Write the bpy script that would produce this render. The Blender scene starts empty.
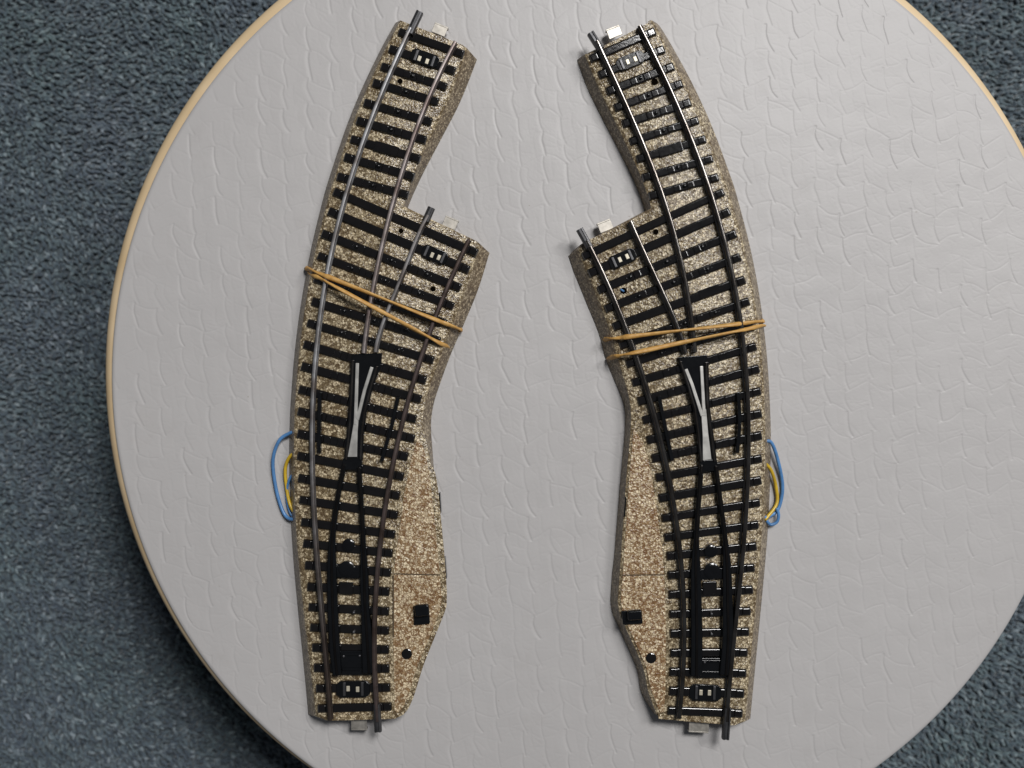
import bpy, bmesh, math, random
import numpy as np
from mathutils import Vector

random.seed(7)
rng = np.random.default_rng(7)
SC = bpy.context.scene
COL = SC.collection
MM = 0.001

# ------------------------------------------------------------------ camera
LENS, SENSOR = 35.0, 36.0
CAM_H = 341.0                     # mm above the stool top
FPX = 1024 * LENS / SENSOR
cam_d = bpy.data.cameras.new('camera')
cam_d.lens = LENS
cam_d.sensor_width = SENSOR
cam_d.clip_start = 0.01
cam_d.clip_end = 50.0
cam = bpy.data.objects.new('camera', cam_d)
COL.objects.link(cam)
cam.location = (0, 0, CAM_H * MM)
SC.camera = cam
cam_d.dof.use_dof = True
cam_d.dof.focus_distance = (CAM_H - 6) * MM
cam_d.dof.aperture_fstop = 6.3

# ------------------------------------------------------------------ light
world = bpy.data.worlds.new('World')
SC.world = world
world.use_nodes = True
bg = world.node_tree.nodes['Background']
bg.inputs['Color'].default_value = (0.84, 0.90, 1.0, 1)
bg.inputs['Strength'].default_value = 0.085

def area_lamp(name, loc, target, sx, sy, power, col):
    d = bpy.data.lights.new(name, 'AREA')
    d.shape = 'RECTANGLE'
    d.size, d.size_y = sx, sy
    d.energy = power
    d.color = col
    o = bpy.data.objects.new(name, d)
    COL.objects.link(o)
    o.location = loc
    o.rotation_euler = (Vector(target) - Vector(loc)).to_track_quat('-Z', 'Y').to_euler()
    return o
area_lamp('window_light', (0.52, 0.84, 1.58), (0, 0, 0), 0.42, 0.50, 26.5, (1.0, 0.985, 0.97))
area_lamp('glint_light', (1.12, 0.70, 1.42), (0, 0, 0), 0.26, 0.45, 11.0, (1.0, 0.985, 0.97))  # unseen second lamp, added for glints along rails and sleeper ends

SC.view_settings.view_transform = 'Standard'
SC.view_settings.look = 'None'
SC.view_settings.exposure = 0.0
SC.view_settings.gamma = 1.0
SC.render.film_transparent = False

# ------------------------------------------------------------------ helpers
def P(x, y, z=0.0):
    """point (mm) at height z above the stool top seen at photo position x, y"""
    k = (CAM_H - z) / FPX
    return ((x - 512) * k, (384 - y) * k, z)

def tag(o, label=None, cat=None, group=None, kind=None):
    for k, v in (('label', label), ('category', cat), ('group', group), ('kind', kind)):
        if v:
            o[k] = v
    return o

def empty(name, loc_mm):
    o = bpy.data.objects.new(name, None)
    COL.objects.link(o)
    o.empty_display_size = 0.02
    o.location = [c * MM for c in loc_mm]
    return o

def link(name, verts, faces, mats, parent=None, smooth=False, base=None, sharp=None):
    """verts in mm, absolute; linked as ONE mesh object, local to its top-level parent"""
    b = np.zeros(3)
    if base is not None:
        b = np.array(base, float)
    v = (np.asarray(verts, float) - b) * MM
    me = bpy.data.meshes.new(name)
    me.from_pydata(v.tolist(), [], [list(map(int, f)) for f in faces])
    if not isinstance(mats, (list, tuple)):
        mats = [mats]
    for m in mats:
        me.materials.append(m)
    bm = bmesh.new()
    bm.from_mesh(me)
    bmesh.ops.recalc_face_normals(bm, faces=bm.faces)
    bm.to_mesh(me)
    bm.free()
    if smooth:
        me.polygons.foreach_set('use_smooth', [True] * len(me.polygons))
        if sharp is not None:
            me.set_sharp_from_angle(angle=math.radians(sharp))
    o = bpy.data.objects.new(name, me)
    COL.objects.link(o)
    if parent is not None:
        o.parent = parent
    return o

def bevel(o, w, seg=3, ang=40):
    m = o.modifiers.new('bevel', 'BEVEL')
    m.width = w * MM
    m.segments = seg
    m.limit_method = 'ANGLE'
    m.angle_limit = math.radians(ang)
    m.harden_normals = True
    o.data.polygons.foreach_set('use_smooth', [True] * len(o.data.polygons))
    o.data.set_sharp_from_angle(angle=math.radians(ang))
    return o

class Mesh:
    def __init__(s):
        s.v, s.f = [], []
    def add(s, verts, faces):
        n = len(s.v)
        s.v += [tuple(p) for p in verts]
        s.f += [[i + n for i in f] for f in faces]
    def prism(s, poly, z0, z1, poly0=None):
        """poly: world mm xy list (top); poly0: bottom outline"""
        n = len(poly)
        b = poly0 or poly
        vs = [(p[0], p[1], z0) for p in b] + [(p[0], p[1], z1) for p in poly]
        fs = [list(range(n))[::-1], list(range(n, 2 * n))]
        fs += [[i, (i + 1) % n, n + (i + 1) % n, n + i] for i in range(n)]
        s.add(vs, fs)
    def tube(s, pts, r, seg=8, closed=False, flat=1.0, twist=0.0):
        pts = [Vector(p) for p in pts]
        n = len(pts)
        vs, fs = [], []
        up = Vector((0, 0, 1))
        prev = None
        for i, p in enumerate(pts):
            if closed:
                t = pts[(i + 1) % n] - pts[i - 1]
            else:
                t = pts[min(i + 1, n - 1)] - pts[max(i - 1, 0)]
            t.normalize()
            if prev is None:
                a = t.cross(up)
                if a.length < 1e-4:
                    a = t.cross(Vector((1, 0, 0)))
            else:
                a = prev - t * prev.dot(t)
            a.normalize()
            prev = a
            b = t.cross(a)
            rr = r[i] if hasattr(r, '__len__') else r
            for k in range(seg):
                th = 2 * math.pi * k / seg
                tw = twist * i
                u, w = rr * math.cos(th), rr * flat * math.sin(th)
                vs.append(tuple(p + a * (u * math.cos(tw) - w * math.sin(tw)) + b * (u * math.sin(tw) + w * math.cos(tw))))
        m = n if closed else n - 1
        for i in range(m):
            j = (i + 1) % n
            for k in range(seg):
                k2 = (k + 1) % seg
                fs.append([i * seg + k, i * seg + k2, j * seg + k2, j * seg + k])
        if not closed:
            fs.append([k for k in range(seg)][::-1])
            fs.append([(n - 1) * seg + k for k in range(seg)])
        s.add(vs, fs)
    def disc(s, c, r, z0, z1, seg=20, dome=0.0):
        poly = [(c[0] + r * math.cos(2 * math.pi * k / seg), c[1] + r * math.sin(2 * math.pi * k / seg)) for k in range(seg)]
        if dome <= 0:
            s.prism(poly, z0, z1)
        else:
            vs, fs = [], []
            rings = [(r, z0), (r, z1 - dome)] + [(r * math.cos(a), z1 - dome + dome * math.sin(a)) for a in (0.5, 1.0, 1.35)]
            for rr, z in rings:
                for k in range(seg):
                    a = 2 * math.pi * k / seg
                    vs.append((c[0] + rr * math.cos(a), c[1] + rr * math.sin(a), z))
            for i in range(len(rings) - 1):
                for k in range(seg):
                    k2 = (k + 1) % seg
                    fs.append([i * seg + k, i * seg + k2, (i + 1) * seg + k2, (i + 1) * seg + k])
            fs.append([(len(rings) - 1) * seg + k for k in range(seg)])
            fs.append(list(range(seg))[::-1])
            s.add(vs, fs)
    def build(s, name, mat, parent=None, base=None, smooth=False, sharp=None):
        return link(name, s.v, s.f, mat, parent, smooth, base, sharp)

def catmull(pts, n=10):
    pts = [np.array(p, float) for p in pts]
    pts = [2 * pts[0] - pts[1]] + pts + [2 * pts[-1] - pts[-2]]
    out = []
    for i in range(1, len(pts) - 2):
        a, b, c, d = pts[i - 1:i + 3]
        for k in range(n):
            t = k / n
            out.append(0.5 * ((2 * b) + (c - a) * t + (2 * a - 5 * b + 4 * c - d) * t * t + (3 * b - a - 3 * c + d) * t ** 3))
    out.append(pts[-2])
    return out

# ------------------------------------------------------------------ materials
def new_mat(name):
    m = bpy.data.materials.new(name)
    m.use_nodes = True
    nt = m.node_tree
    b = nt.nodes['Principled BSDF']
    return m, nt, b

def N(nt, kind, **kw):
    n = nt.nodes.new(kind)
    for k, v in kw.items():
        if k in n.inputs:
            n.inputs[k].default_value = v
        else:
            setattr(n, k, v)
    return n

def ramp(nt, stops, interp='LINEAR'):
    r = nt.nodes.new('ShaderNodeValToRGB')
    r.color_ramp.interpolation = interp
    e = r.color_ramp.elements
    while len(e) < len(stops):
        e.new(0.5)
    for el, (p, c) in zip(e, stops):
        el.position = p
        el.color = (c[0], c[1], c[2], 1)
    return r

def simple(name, col, rough, metal=0.0, var=0.25, vscale=300.0, bump=0.0, bscale=2500.0, col2=None, spec=None, coat=0.0):
    m, nt, b = new_mat(name)
    tc = N(nt, 'ShaderNodeTexCoord')
    no = N(nt, 'ShaderNodeTexNoise', Scale=vscale, Detail=5.0)
    nt.links.new(tc.outputs['Object'], no.inputs['Vector'])
    c2 = col2 or tuple(c * (1 - var) for c in col)
    r = ramp(nt, [(0.35, c2), (0.65, col)])
    nt.links.new(no.outputs['Fac'], r.inputs['Fac'])
    nt.links.new(r.outputs['Color'], b.inputs['Base Color'])
    b.inputs['Roughness'].default_value = rough
    b.inputs['Metallic'].default_value = metal
    if spec is not None:
        b.inputs['Specular IOR Level'].default_value = spec
    if coat:
        b.inputs['Coat Weight'].default_value = coat
        b.inputs['Coat Roughness'].default_value = 0.15
    # roughness variation
    mr = N(nt, 'ShaderNodeMapRange')
    mr.inputs['To Min'].default_value = max(0.04, rough * 0.65)
    mr.inputs['To Max'].default_value = min(1.0, rough * 1.4)
    n2 = N(nt, 'ShaderNodeTexNoise', Scale=vscale * 2.3, Detail=4.0)
    nt.links.new(tc.outputs['Object'], n2.inputs['Vector'])
    nt.links.new(n2.outputs['Fac'], mr.inputs['Value'])
    nt.links.new(mr.outputs['Result'], b.inputs['Roughness'])
    if bump:
        n3 = N(nt, 'ShaderNodeTexNoise', Scale=bscale, Detail=3.0)
        nt.links.new(tc.outputs['Object'], n3.inputs['Vector'])
        bp = N(nt, 'ShaderNodeBump', Strength=0.6, Distance=bump * MM)
        nt.links.new(n3.outputs['Fac'], bp.inputs['Height'])
        nt.links.new(bp.outputs['Normal'], b.inputs['Normal'])
    return m

def ballast_mat(name, dark, mid, light, scale=1250.0, rough=0.23, lightpos=0.62):
    """tin plate printed with gravel and lightly embossed"""
    m, nt, b = new_mat(name)
    tc = N(nt, 'ShaderNodeTexCoord')
    wn = N(nt, 'ShaderNodeTexNoise', Scale=900.0, Detail=2.0)
    nt.links.new(tc.outputs['Object'], wn.inputs['Vector'])
    mx = N(nt, 'ShaderNodeVectorMath', operation='MULTIPLY_ADD')
    nt.links.new(wn.outputs['Color'], mx.inputs[0])
    mx.inputs[1].default_value = (0.0008, 0.0008, 0.0008)
    nt.links.new(tc.outputs['Object'], mx.inputs[2])
    vo = N(nt, 'ShaderNodeTexVoronoi', Scale=scale)
    nt.links.new(mx.outputs[0], vo.inputs['Vector'])
    ve = N(nt, 'ShaderNodeTexVoronoi', Scale=scale, feature='DISTANCE_TO_EDGE')
    nt.links.new(mx.outputs[0], ve.inputs['Vector'])
    sep = N(nt, 'ShaderNodeSeparateColor')
    nt.links.new(vo.outputs['Color'], sep.inputs['Color'])
    r = ramp(nt, [(0.0, dark), (0.30, mid), (lightpos, light), (0.85, tuple(c * 1.25 for c in light))], 'LINEAR')
    nt.links.new(sep.outputs['Red'], r.inputs['Fac'])
    # brown gaps between the stones
    eg = N(nt, 'ShaderNodeMapRange')
    eg.inputs['From Max'].default_value = 0.16
    nt.links.new(ve.outputs['Distance'], eg.inputs['Value'])
    mixc = N(nt, 'ShaderNodeMix', data_type='RGBA')
    mixc.inputs['A'].default_value = (dark[0] * 0.8, dark[1] * 0.75, dark[2] * 0.7, 1)
    nt.links.new(eg.outputs['Result'], mixc.inputs['Factor'])
    nt.links.new(r.outputs['Color'], mixc.inputs['B'])
    # broad soiling
    big = N(nt, 'ShaderNodeTexNoise', Scale=60.0, Detail=4.0)
    nt.links.new(tc.outputs['Object'], big.inputs['Vector'])
    br = ramp(nt, [(0.3, (0.92, 0.87, 0.80)), (0.65, (1.04, 1.03, 1.02))])
    nt.links.new(big.outputs['Fac'], br.inputs['Fac'])
    mul = N(nt, 'ShaderNodeMix', data_type='RGBA', blend_type='MULTIPLY')
    mul.inputs['Factor'].default_value = 1.0
    nt.links.new(mixc.outputs['Result'], mul.inputs['A'])
    nt.links.new(br.outputs['Color'], mul.inputs['B'])
    nt.links.new(mul.outputs['Result'], b.inputs['Base Color'])
    b.inputs['Roughness'].default_value = rough
    b.inputs['Specular IOR Level'].default_value = 0.6
    bn = N(nt, 'ShaderNodeTexNoise', Scale=1500.0, Detail=2.0)
    nt.links.new(tc.outputs['Object'], bn.inputs['Vector'])
    bp = N(nt, 'ShaderNodeBump', Strength=0.8, Distance=0.00045)
    nt.links.new(bn.outputs['Fac'], bp.inputs['Height'])
    nt.links.new(bp.outputs['Normal'], b.inputs['Normal'])
    return m

M = {}
M['ballast'] = ballast_mat('ballast_tin', (0.10, 0.07, 0.038), (0.225, 0.178, 0.105), (0.50, 0.43, 0.30), lightpos=0.68, rough=0.17)
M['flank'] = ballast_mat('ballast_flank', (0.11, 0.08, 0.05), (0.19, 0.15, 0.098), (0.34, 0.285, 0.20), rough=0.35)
M['ballast_warm'] = ballast_mat('ballast_cover', (0.18, 0.098, 0.044), (0.33, 0.225, 0.12), (0.56, 0.475, 0.33), scale=1200)
M['sleeper'] = simple('sleeper_black', (0.0055, 0.0045, 0.0045), 0.09, var=0.4, bump=0.015, bscale=1400, spec=0.9)
M['sleeper'].node_tree.nodes['Principled BSDF'].inputs['Coat Weight'].default_value = 0.0
M['sleeper'].node_tree.nodes['Principled BSDF'].inputs['Coat Roughness'].default_value = 0.08
M['black'] = simple('black_plastic', (0.0045, 0.005, 0.006), 0.13, var=0.3, bump=0.02, bscale=700, spec=0.5)
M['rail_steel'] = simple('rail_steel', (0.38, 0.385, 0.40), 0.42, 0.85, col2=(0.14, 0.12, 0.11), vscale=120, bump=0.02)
M['rail_pink'] = simple('rail_worn', (0.33, 0.29, 0.28), 0.38, 0.85, col2=(0.17, 0.13, 0.12), vscale=150, bump=0.02)
M['rail_brown'] = simple('rail_brown', (0.13, 0.10, 0.095), 0.38, 0.75, col2=(0.06, 0.042, 0.035), vscale=120, bump=0.02)
M['rail_dark'] = simple('rail_blued', (0.17, 0.16, 0.15), 0.17, 0.95, col2=(0.09, 0.078, 0.07), vscale=150, bump=0.01)
M['blued'] = simple('blued_blade', (0.035, 0.032, 0.031), 0.22, 0.9, vscale=200, bump=0.01)
M['connector'] = simple('connector_steel', (0.10, 0.10, 0.105), 0.4, 0.8, vscale=400)
M['frog'] = simple('frog_nickel', (0.56, 0.55, 0.52), 0.38, 0.55, var=0.3, vscale=250)
M['tab'] = simple('tin_tab', (0.50, 0.47, 0.42), 0.45, 0.8, var=0.3, vscale=500)
M['contact'] = simple('contact_brass', (0.62, 0.57, 0.45), 0.4, 0.4, var=0.2, vscale=500)
M['hole'] = simple('hole_shadow', (0.004, 0.003, 0.002), 0.9, spec=0.0)
M['rubber'] = simple('amber_rubber', (0.56, 0.33, 0.10), 0.5, col2=(0.45, 0.24, 0.06), vscale=500, bump=0.25, bscale=1300)
M['wire_blue'] = simple('blue_insulation', (0.09, 0.24, 0.50), 0.35, vscale=300)
M['wire_yellow'] = simple('yellow_insulation', (0.60, 0.40, 0.03), 0.35, vscale=300)
M['seam'] = simple('seam_brown', (0.07, 0.045, 0.022), 0.7)

def painted_reflection(m, bright, dark):
    """rail steel with a dark reflection painted brown over its lower length"""
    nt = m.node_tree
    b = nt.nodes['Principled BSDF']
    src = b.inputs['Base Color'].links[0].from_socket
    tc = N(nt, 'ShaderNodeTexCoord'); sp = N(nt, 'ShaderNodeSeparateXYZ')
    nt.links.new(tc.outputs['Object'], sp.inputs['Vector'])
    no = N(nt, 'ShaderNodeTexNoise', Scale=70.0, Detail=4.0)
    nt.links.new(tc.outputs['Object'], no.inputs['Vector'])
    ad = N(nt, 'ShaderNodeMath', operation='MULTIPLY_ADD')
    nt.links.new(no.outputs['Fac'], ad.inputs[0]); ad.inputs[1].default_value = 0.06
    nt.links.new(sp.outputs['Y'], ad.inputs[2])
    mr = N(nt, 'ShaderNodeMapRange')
    mr.inputs['From Min'].default_value = dark; mr.inputs['From Max'].default_value = bright
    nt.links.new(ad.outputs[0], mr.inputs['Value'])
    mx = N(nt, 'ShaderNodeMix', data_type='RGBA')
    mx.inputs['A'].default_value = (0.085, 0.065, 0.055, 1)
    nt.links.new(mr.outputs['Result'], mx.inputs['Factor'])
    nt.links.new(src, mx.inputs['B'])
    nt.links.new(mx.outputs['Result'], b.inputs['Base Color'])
painted_reflection(M['rail_steel'], 0.05, -0.05)  # dark surroundings mirrored in the lower rail, painted into its base colour

def wood_mat():
    m, nt, b = new_mat('beech_edge')
    tc = N(nt, 'ShaderNodeTexCoord')
    n = N(nt, 'ShaderNodeTexNoise', Scale=45.0, Detail=6.0)
    nt.links.new(tc.outputs['Object'], n.inputs['Vector'])
    r = ramp(nt, [(0.3, (0.56, 0.41, 0.23)), (0.7, (0.68, 0.53, 0.34))])
    nt.links.new(n.outputs['Fac'], r.inputs['Fac'])
    nt.links.new(r.outputs['Color'], b.inputs['Base Color'])
    b.inputs['Roughness'].default_value = 0.55
    return m
M['wood'] = wood_mat()

def vinyl_mat():
    m, nt, b = new_mat('grey_vinyl')
    tc = N(nt, 'ShaderNodeTexCoord')
    n = N(nt, 'ShaderNodeTexNoise', Scale=14.0, Detail=4.0)
    nt.links.new(tc.outputs['Object'], n.inputs['Vector'])
    r = ramp(nt, [(0.3, (0.412, 0.400, 0.396)), (0.7, (0.436, 0.424, 0.420))])
    nt.links.new(n.outputs['Fac'], r.inputs['Fac'])
    # faint scuffs and specks of dirt
    sn = N(nt, 'ShaderNodeTexNoise', Scale=75.0, Detail=6.0, Roughness=0.7)
    nt.links.new(tc.outputs['Object'], sn.inputs['Vector'])
    sr = ramp(nt, [(0.28, (0.965, 0.96, 0.955)), (0.42, (1.0, 1.0, 1.0)), (0.62, (1.0, 1.0, 1.0)), (0.76, (1.02, 1.02, 1.02))])
    nt.links.new(sn.outputs['Fac'], sr.inputs['Fac'])
    sp = N(nt, 'ShaderNodeTexNoise', Scale=520.0, Detail=2.0)
    nt.links.new(tc.outputs['Object'], sp.inputs['Vector'])
    pr = ramp(nt, [(0.20, (0.80, 0.77, 0.73)), (0.235, (1.0, 1.0, 1.0))])
    nt.links.new(sp.outputs['Fac'], pr.inputs['Fac'])
    m1 = N(nt, 'ShaderNodeMix', data_type='RGBA', blend_type='MULTIPLY')
    m1.inputs['Factor'].default_value = 1.0
    m2 = N(nt, 'ShaderNodeMix', data_type='RGBA', blend_type='MULTIPLY')
    m2.inputs['Factor'].default_value = 1.0
    nt.links.new(r.outputs['Color'], m1.inputs['A'])
    nt.links.new(sr.outputs['Color'], m1.inputs['B'])
    nt.links.new(m1.outputs['Result'], m2.inputs['A'])
    nt.links.new(pr.outputs['Color'], m2.inputs['B'])
    nt.links.new(m2.outputs['Result'], b.inputs['Base Color'])
    b.inputs['Roughness'].default_value = 0.5
    n2 = N(nt, 'ShaderNodeTexNoise', Scale=900.0, Detail=4.0, Roughness=0.6)
    nt.links.new(tc.outputs['Object'], n2.inputs['Vector'])
    bp = N(nt, 'ShaderNodeBump', Strength=0.35, Distance=0.0001)
    nt.links.new(n2.outputs['Fac'], bp.inputs['Height'])
    nt.links.new(bp.outputs['Normal'], b.inputs['Normal'])
    return m
M['vinyl'] = vinyl_mat()

def carpet_mat():
    m, nt, b = new_mat('blue_grey_carpet')
    g = N(nt, 'ShaderNodeNewGeometry')
    r = ramp(nt, [(0.0, (0.040, 0.059, 0.076)), (0.4, (0.066, 0.094, 0.114)), (0.7, (0.092, 0.128, 0.144)),
                  (0.92, (0.128, 0.166, 0.182)), (1.0, (0.22, 0.265, 0.285))])
    nt.links.new(g.outputs['Random Per Island'], r.inputs['Fac'])
    tc = N(nt, 'ShaderNodeTexCoord')
    n = N(nt, 'ShaderNodeTexNoise', Scale=28.0, Detail=3.0)
    nt.links.new(tc.outputs['Object'], n.inputs['Vector'])
    r2 = ramp(nt, [(0.3, (0.90, 0.98, 0.96)), (0.7, (1.02, 0.98, 1.06))])
    nt.links.new(n.outputs['Fac'], r2.inputs['Fac'])
    mul = N(nt, 'ShaderNodeMix', data_type='RGBA', blend_type='MULTIPLY')
    mul.inputs['Factor'].default_value = 1.0
    nt.links.new(r.outputs['Color'], mul.inputs['A'])
    nt.links.new(r2.outputs['Color'], mul.inputs['B'])
    nt.links.new(mul.outputs['Result'], b.inputs['Base Color'])
    b.inputs['Roughness'].default_value = 0.85
    b.inputs['Sheen Weight'].default_value = 0.3
    return m
M['carpet'] = carpet_mat()

M['carpet_far'] = simple('carpet_pile_beyond', (0.10, 0.13, 0.145), 0.9, col2=(0.03, 0.042, 0.055), vscale=330, bump=1.2, bscale=420)

# ------------------------------------------------------------------ carpet
CARPET = -58.0
def build_carpet():
    pitch = 1.4
    W, H = 295.0, 230.0
    xs = np.arange(-W, W, pitch)
    ys = np.arange(-H, H, pitch)
    X, Y = np.meshgrid(xs, ys)
    X = X.ravel() + rng.uniform(-.9, .9, X.size)
    Y = Y.ravel() + rng.uniform(-.9, .9, Y.size)
    keep = np.hypot(X - 26, Y) > 130
    X, Y = X[keep], Y[keep]
    n = len(X)
    # pile leaning mostly one way, in drifting swirls
    ang = math.radians(-28) + 0.45 * np.sin(X / 19.0 + Y / 31.0) + rng.normal(0, 0.55, n)
    length = rng.uniform(1.5, 3.8, n)
    hgt = rng.uniform(0.7, 1.7, n)
    rad = rng.uniform(0.40, 0.78, n)
    seg = 4
    rings = []
    for t, rr in ((0.0, 0.7), (0.35, 1.15), (0.75, 1.0), (1.0, 0.35)):
        cx = X + np.cos(ang) * length * (t - 0.5)
        cy = Y + np.sin(ang) * length * (t - 0.5)
        cz = CARPET - 4.0 + hgt * (math.sin(t * math.pi * 0.72) + 0.12)
        for k in range(seg):
            a = 2 * math.pi * k / seg
            px, py = -np.sin(ang) * math.cos(a), np.cos(ang) * math.cos(a)
            rings.append(np.stack([cx + px * rad * rr, cy + py * rad * rr, cz + rad * rr * math.sin(a)], 1))
    V = np.stack(rings, 1)            # n, 4*seg, 3
    per = V.shape[1]
    f = []
    for i in range(3):
        for k in range(seg):
            k2 = (k + 1) % seg
            f.append([i * seg + k, i * seg + k2, (i + 1) * seg + k2, (i + 1) * seg + k])
    quads = np.array(f)
    cap = np.array([3 * seg + k for k in range(seg)])
    nq = len(quads)
    loops = np.concatenate([(quads[None] + (np.arange(n) * per)[:, None, None]).reshape(n, -1),
                            cap[None] + (np.arange(n) * per)[:, None]], 1)
    lsize = np.array([4] * nq + [seg])
    verts = V.reshape(-1, 3) * MM
    # backing sheet
    big = 2500.0
    bv = np.array([(-big, -big, CARPET - 4), (big, -big, CARPET - 4), (big, big, CARPET - 4), (-big, big, CARPET - 4)]) * MM
    nv = len(verts)
    verts = np.concatenate([verts, bv])
    loops = np.concatenate([loops.ravel(), np.arange(nv, nv + 4)])
    sizes = np.concatenate([np.tile(lsize, n), [4]])
    starts = np.concatenate([[0], np.cumsum(sizes)[:-1]])
    me = bpy.data.meshes.new('carpet')
    me.vertices.add(len(verts))
    me.vertices.foreach_set('co', verts.ravel())
    me.loops.add(len(loops))
    me.loops.foreach_set('vertex_index', loops.astype(np.int32))
    me.polygons.add(len(sizes))
    me.polygons.foreach_set('loop_start', starts.astype(np.int32))
    me.polygons.foreach_set('loop_total', sizes.astype(np.int32))
    me.polygons.foreach_set('use_smooth', np.ones(len(sizes), bool))
    me.update(calc_edges=True)
    me.validate()
    me.materials.append(M['carpet'])
    me.materials.append(M['carpet_far'])
    me.polygons[len(sizes) - 1].material_index = 1
    o = bpy.data.objects.new('carpet', me)
    COL.objects.link(o)
    o['kind'] = 'structure'
    return o
build_carpet()

# ------------------------------------------------------------------ stool
def fit_circle(pts):
    A = np.array([[x, y, 1] for x, y in pts])
    b = np.array([-(x * x + y * y) for x, y in pts])
    s = np.linalg.lstsq(A, b, rcond=None)[0]
    cx, cy = -s[0] / 2, -s[1] / 2
    return cx, cy, math.sqrt(cx * cx + cy * cy - s[2])

VIN = [(293, 0), (178.7, 117), (136, 225), (128, 250), (113, 345), (142, 543), (206.5, 660), (302, 762),
       (897, 0), (971.6, 73), (1021, 158), (1024, 598), (993, 651), (935, 718), (881, 768)]
RIM = [(277, 0), (168.5, 117), (126, 225), (118.6, 250), (104.5, 345), (134.8, 543), (202, 660), (298, 764),
       (911, 0), (979, 73), (1024, 142), (1024, 600), (994.5, 652), (936, 719.5), (883, 768)]
stool_c = None
def build_stool():
    cx, cy, r = fit_circle(VIN)
    ox, oy, orr = fit_circle(RIM)
    print('vinyl', cx, cy, r, 'rim', ox, oy, orr)
    k = CAM_H / FPX
    VX, VY, _ = P(cx, cy, 0)
    VR = r * k
    WX, WY, _ = P(ox, oy, 0)
    WR = orr * k * 1.006
    root = empty('round_stool', (WX, WY, CARPET))
    tag(root, 'round stool with embossed grey vinyl top and pale wooden rim on the carpet', 'stool')
    base = (WX, WY, CARPET)
    # --- embossed vinyl
    step = 0.2
    ext = VR + 8
    n = int(2 * ext / step)
    Hm = np.zeros((n, n))
    def stamp(px, py, depth, sig, skew=1.0):
        i = (px + ext) / step
        j = (py + ext) / step
        w = int(3 * sig * skew / step) + 1
        i0, j0 = int(i), int(j)
        if i0 - w < 0 or j0 - w < 0 or i0 + w + 1 >= n or j0 + w + 1 >= n:
            return
        ii = np.arange(i0 - w, i0 + w + 1)
        jj = np.arange(j0 - w, j0 + w + 1)
        dx = (ii - i)[None] * step
        dy = (jj - j)[:, None] * step
        sx = np.where(dx < 0, sig * skew, sig)
        g = depth * np.exp(-dx * dx / (2 * sx * sx) - dy * dy / (2 * sig * sig))
        blk = Hm[j0 - w:j0 + w + 1, i0 - w:i0 + w + 1]
        np.minimum(blk, -g, out=blk)
    def line(pts, depth, sig, skew=1.0):
        pts = catmull(pts, 8)
        for a, b in zip(pts[:-1], pts[1:]):
            L = float(np.linalg.norm(b - a))
            m = max(1, int(L / (sig * 0.7)))
            for q in range(m):
                t = q / m
                p = a + (b - a) * t
                stamp(p[0], p[1], depth, sig, skew)
    pit = 7.9
    nn = int(2 * ext / pit) + 4
    R = random.Random(11)
    node = {}
    for i in range(nn):
        for j in range(nn):
            x0 = -ext - pit + i * pit
            y0 = -ext - pit + j * pit * 1.08
            wave = 1.3 * math.sin(y0 / 31.0 + i * 0.3) + 0.5 * math.sin(x0 / 23.0 + 1.3 * j)
            sk = 0.04 * y0 * -1
            node[i, j] = (x0 + sk + wave + R.uniform(-.4, .4), y0 + 1.8 * math.sin(x0 / 27.0) + (1.7 if i % 2 else -1.7) + R.uniform(-.7, .7))
    for i in range(nn - 1):
        for j in range(1, nn):
            x, y = node[i, j]
            x2, y2 = node[i, j - 1]
            if math.hypot(x, y) > VR + 6:
                continue
            # upright crease, drops and swings off to the right
            if R.random() < 0.96:
                sw = R.uniform(0.8, 2.8)
                d = R.choice((0.055, 0.065, 0.08, 0.10, 0.13))
                over = R.uniform(-0.4, 0.9)
                line([(x, y), (x - R.uniform(-.2, .5), y + (y2 - y) * .35), (x + sw * .35, y + (y2 - y) * .72),
                      (x + sw, y2 - over)], d, R.uniform(0.13, 0.18), R.uniform(2.0, 4.0))
            # cross crease
            if R.random() < 0.93:
                xr, yr = node[i + 1, j]
                d = R.choice((0.03, 0.04, 0.055, 0.07))
                off = R.uniform(-1.3, 1.3)
                line([(x + .3, y + off), ((x + xr) / 2, (y + yr) / 2 + off + R.uniform(-.9, .9)), (xr - .2, yr + off * .5)], d * .8, R.uniform(0.14, 0.22))
            # finer web inside the scales
            if R.random() < 0.8:
                xm, ym = x + R.uniform(2.5, 5), y + R.uniform(-1, 1)
                line([(xm, ym), (xm + R.uniform(-.3, .6), ym - 3.5), (xm + R.uniform(.5, 2.2), ym - R.uniform(5.5, 8))], R.uniform(.012, .03), R.uniform(.16, .22), 2.5)
            if R.random() < 0.6:
                ym = y - R.uniform(2.5, 5)
                line([(x + .4, ym), (x + 4, ym + R.uniform(-.8, .8)), (x + R.uniform(5, 8), ym + R.uniform(-1, 1))], R.uniform(.01, .025), R.uniform(.16, .24))
            # stray wrinkles
            for _ in range(R.choice((1, 2, 3, 4, 5))):
                a = R.uniform(-0.9, 0.5)
                L = R.uniform(2, 8)
                mx_, my_ = x + R.uniform(1, 7), y - R.uniform(1, 7)
                line([(mx_, my_), (mx_ + L / 2 * math.cos(a), my_ + L / 2 * math.sin(a) + R.uniform(-.5, .5)),
                      (mx_ + L * math.cos(a), my_ + L * math.sin(a))], R.uniform(0.008, 0.03), 0.2)
    # soft undulation of the padding
    gx = (np.arange(n) * step - ext)
    for q in range(14):
        a = R.uniform(0, math.pi)
        lam = R.uniform(5, 16)
        Hm += 0.006 * lam / 8 * np.sin((gx[None] * math.cos(a) + gx[:, None] * math.sin(a)) * 2 * math.pi / lam + R.uniform(0, 6))
    m = 1420
    u = np.linspace(-1, 1, m)
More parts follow.
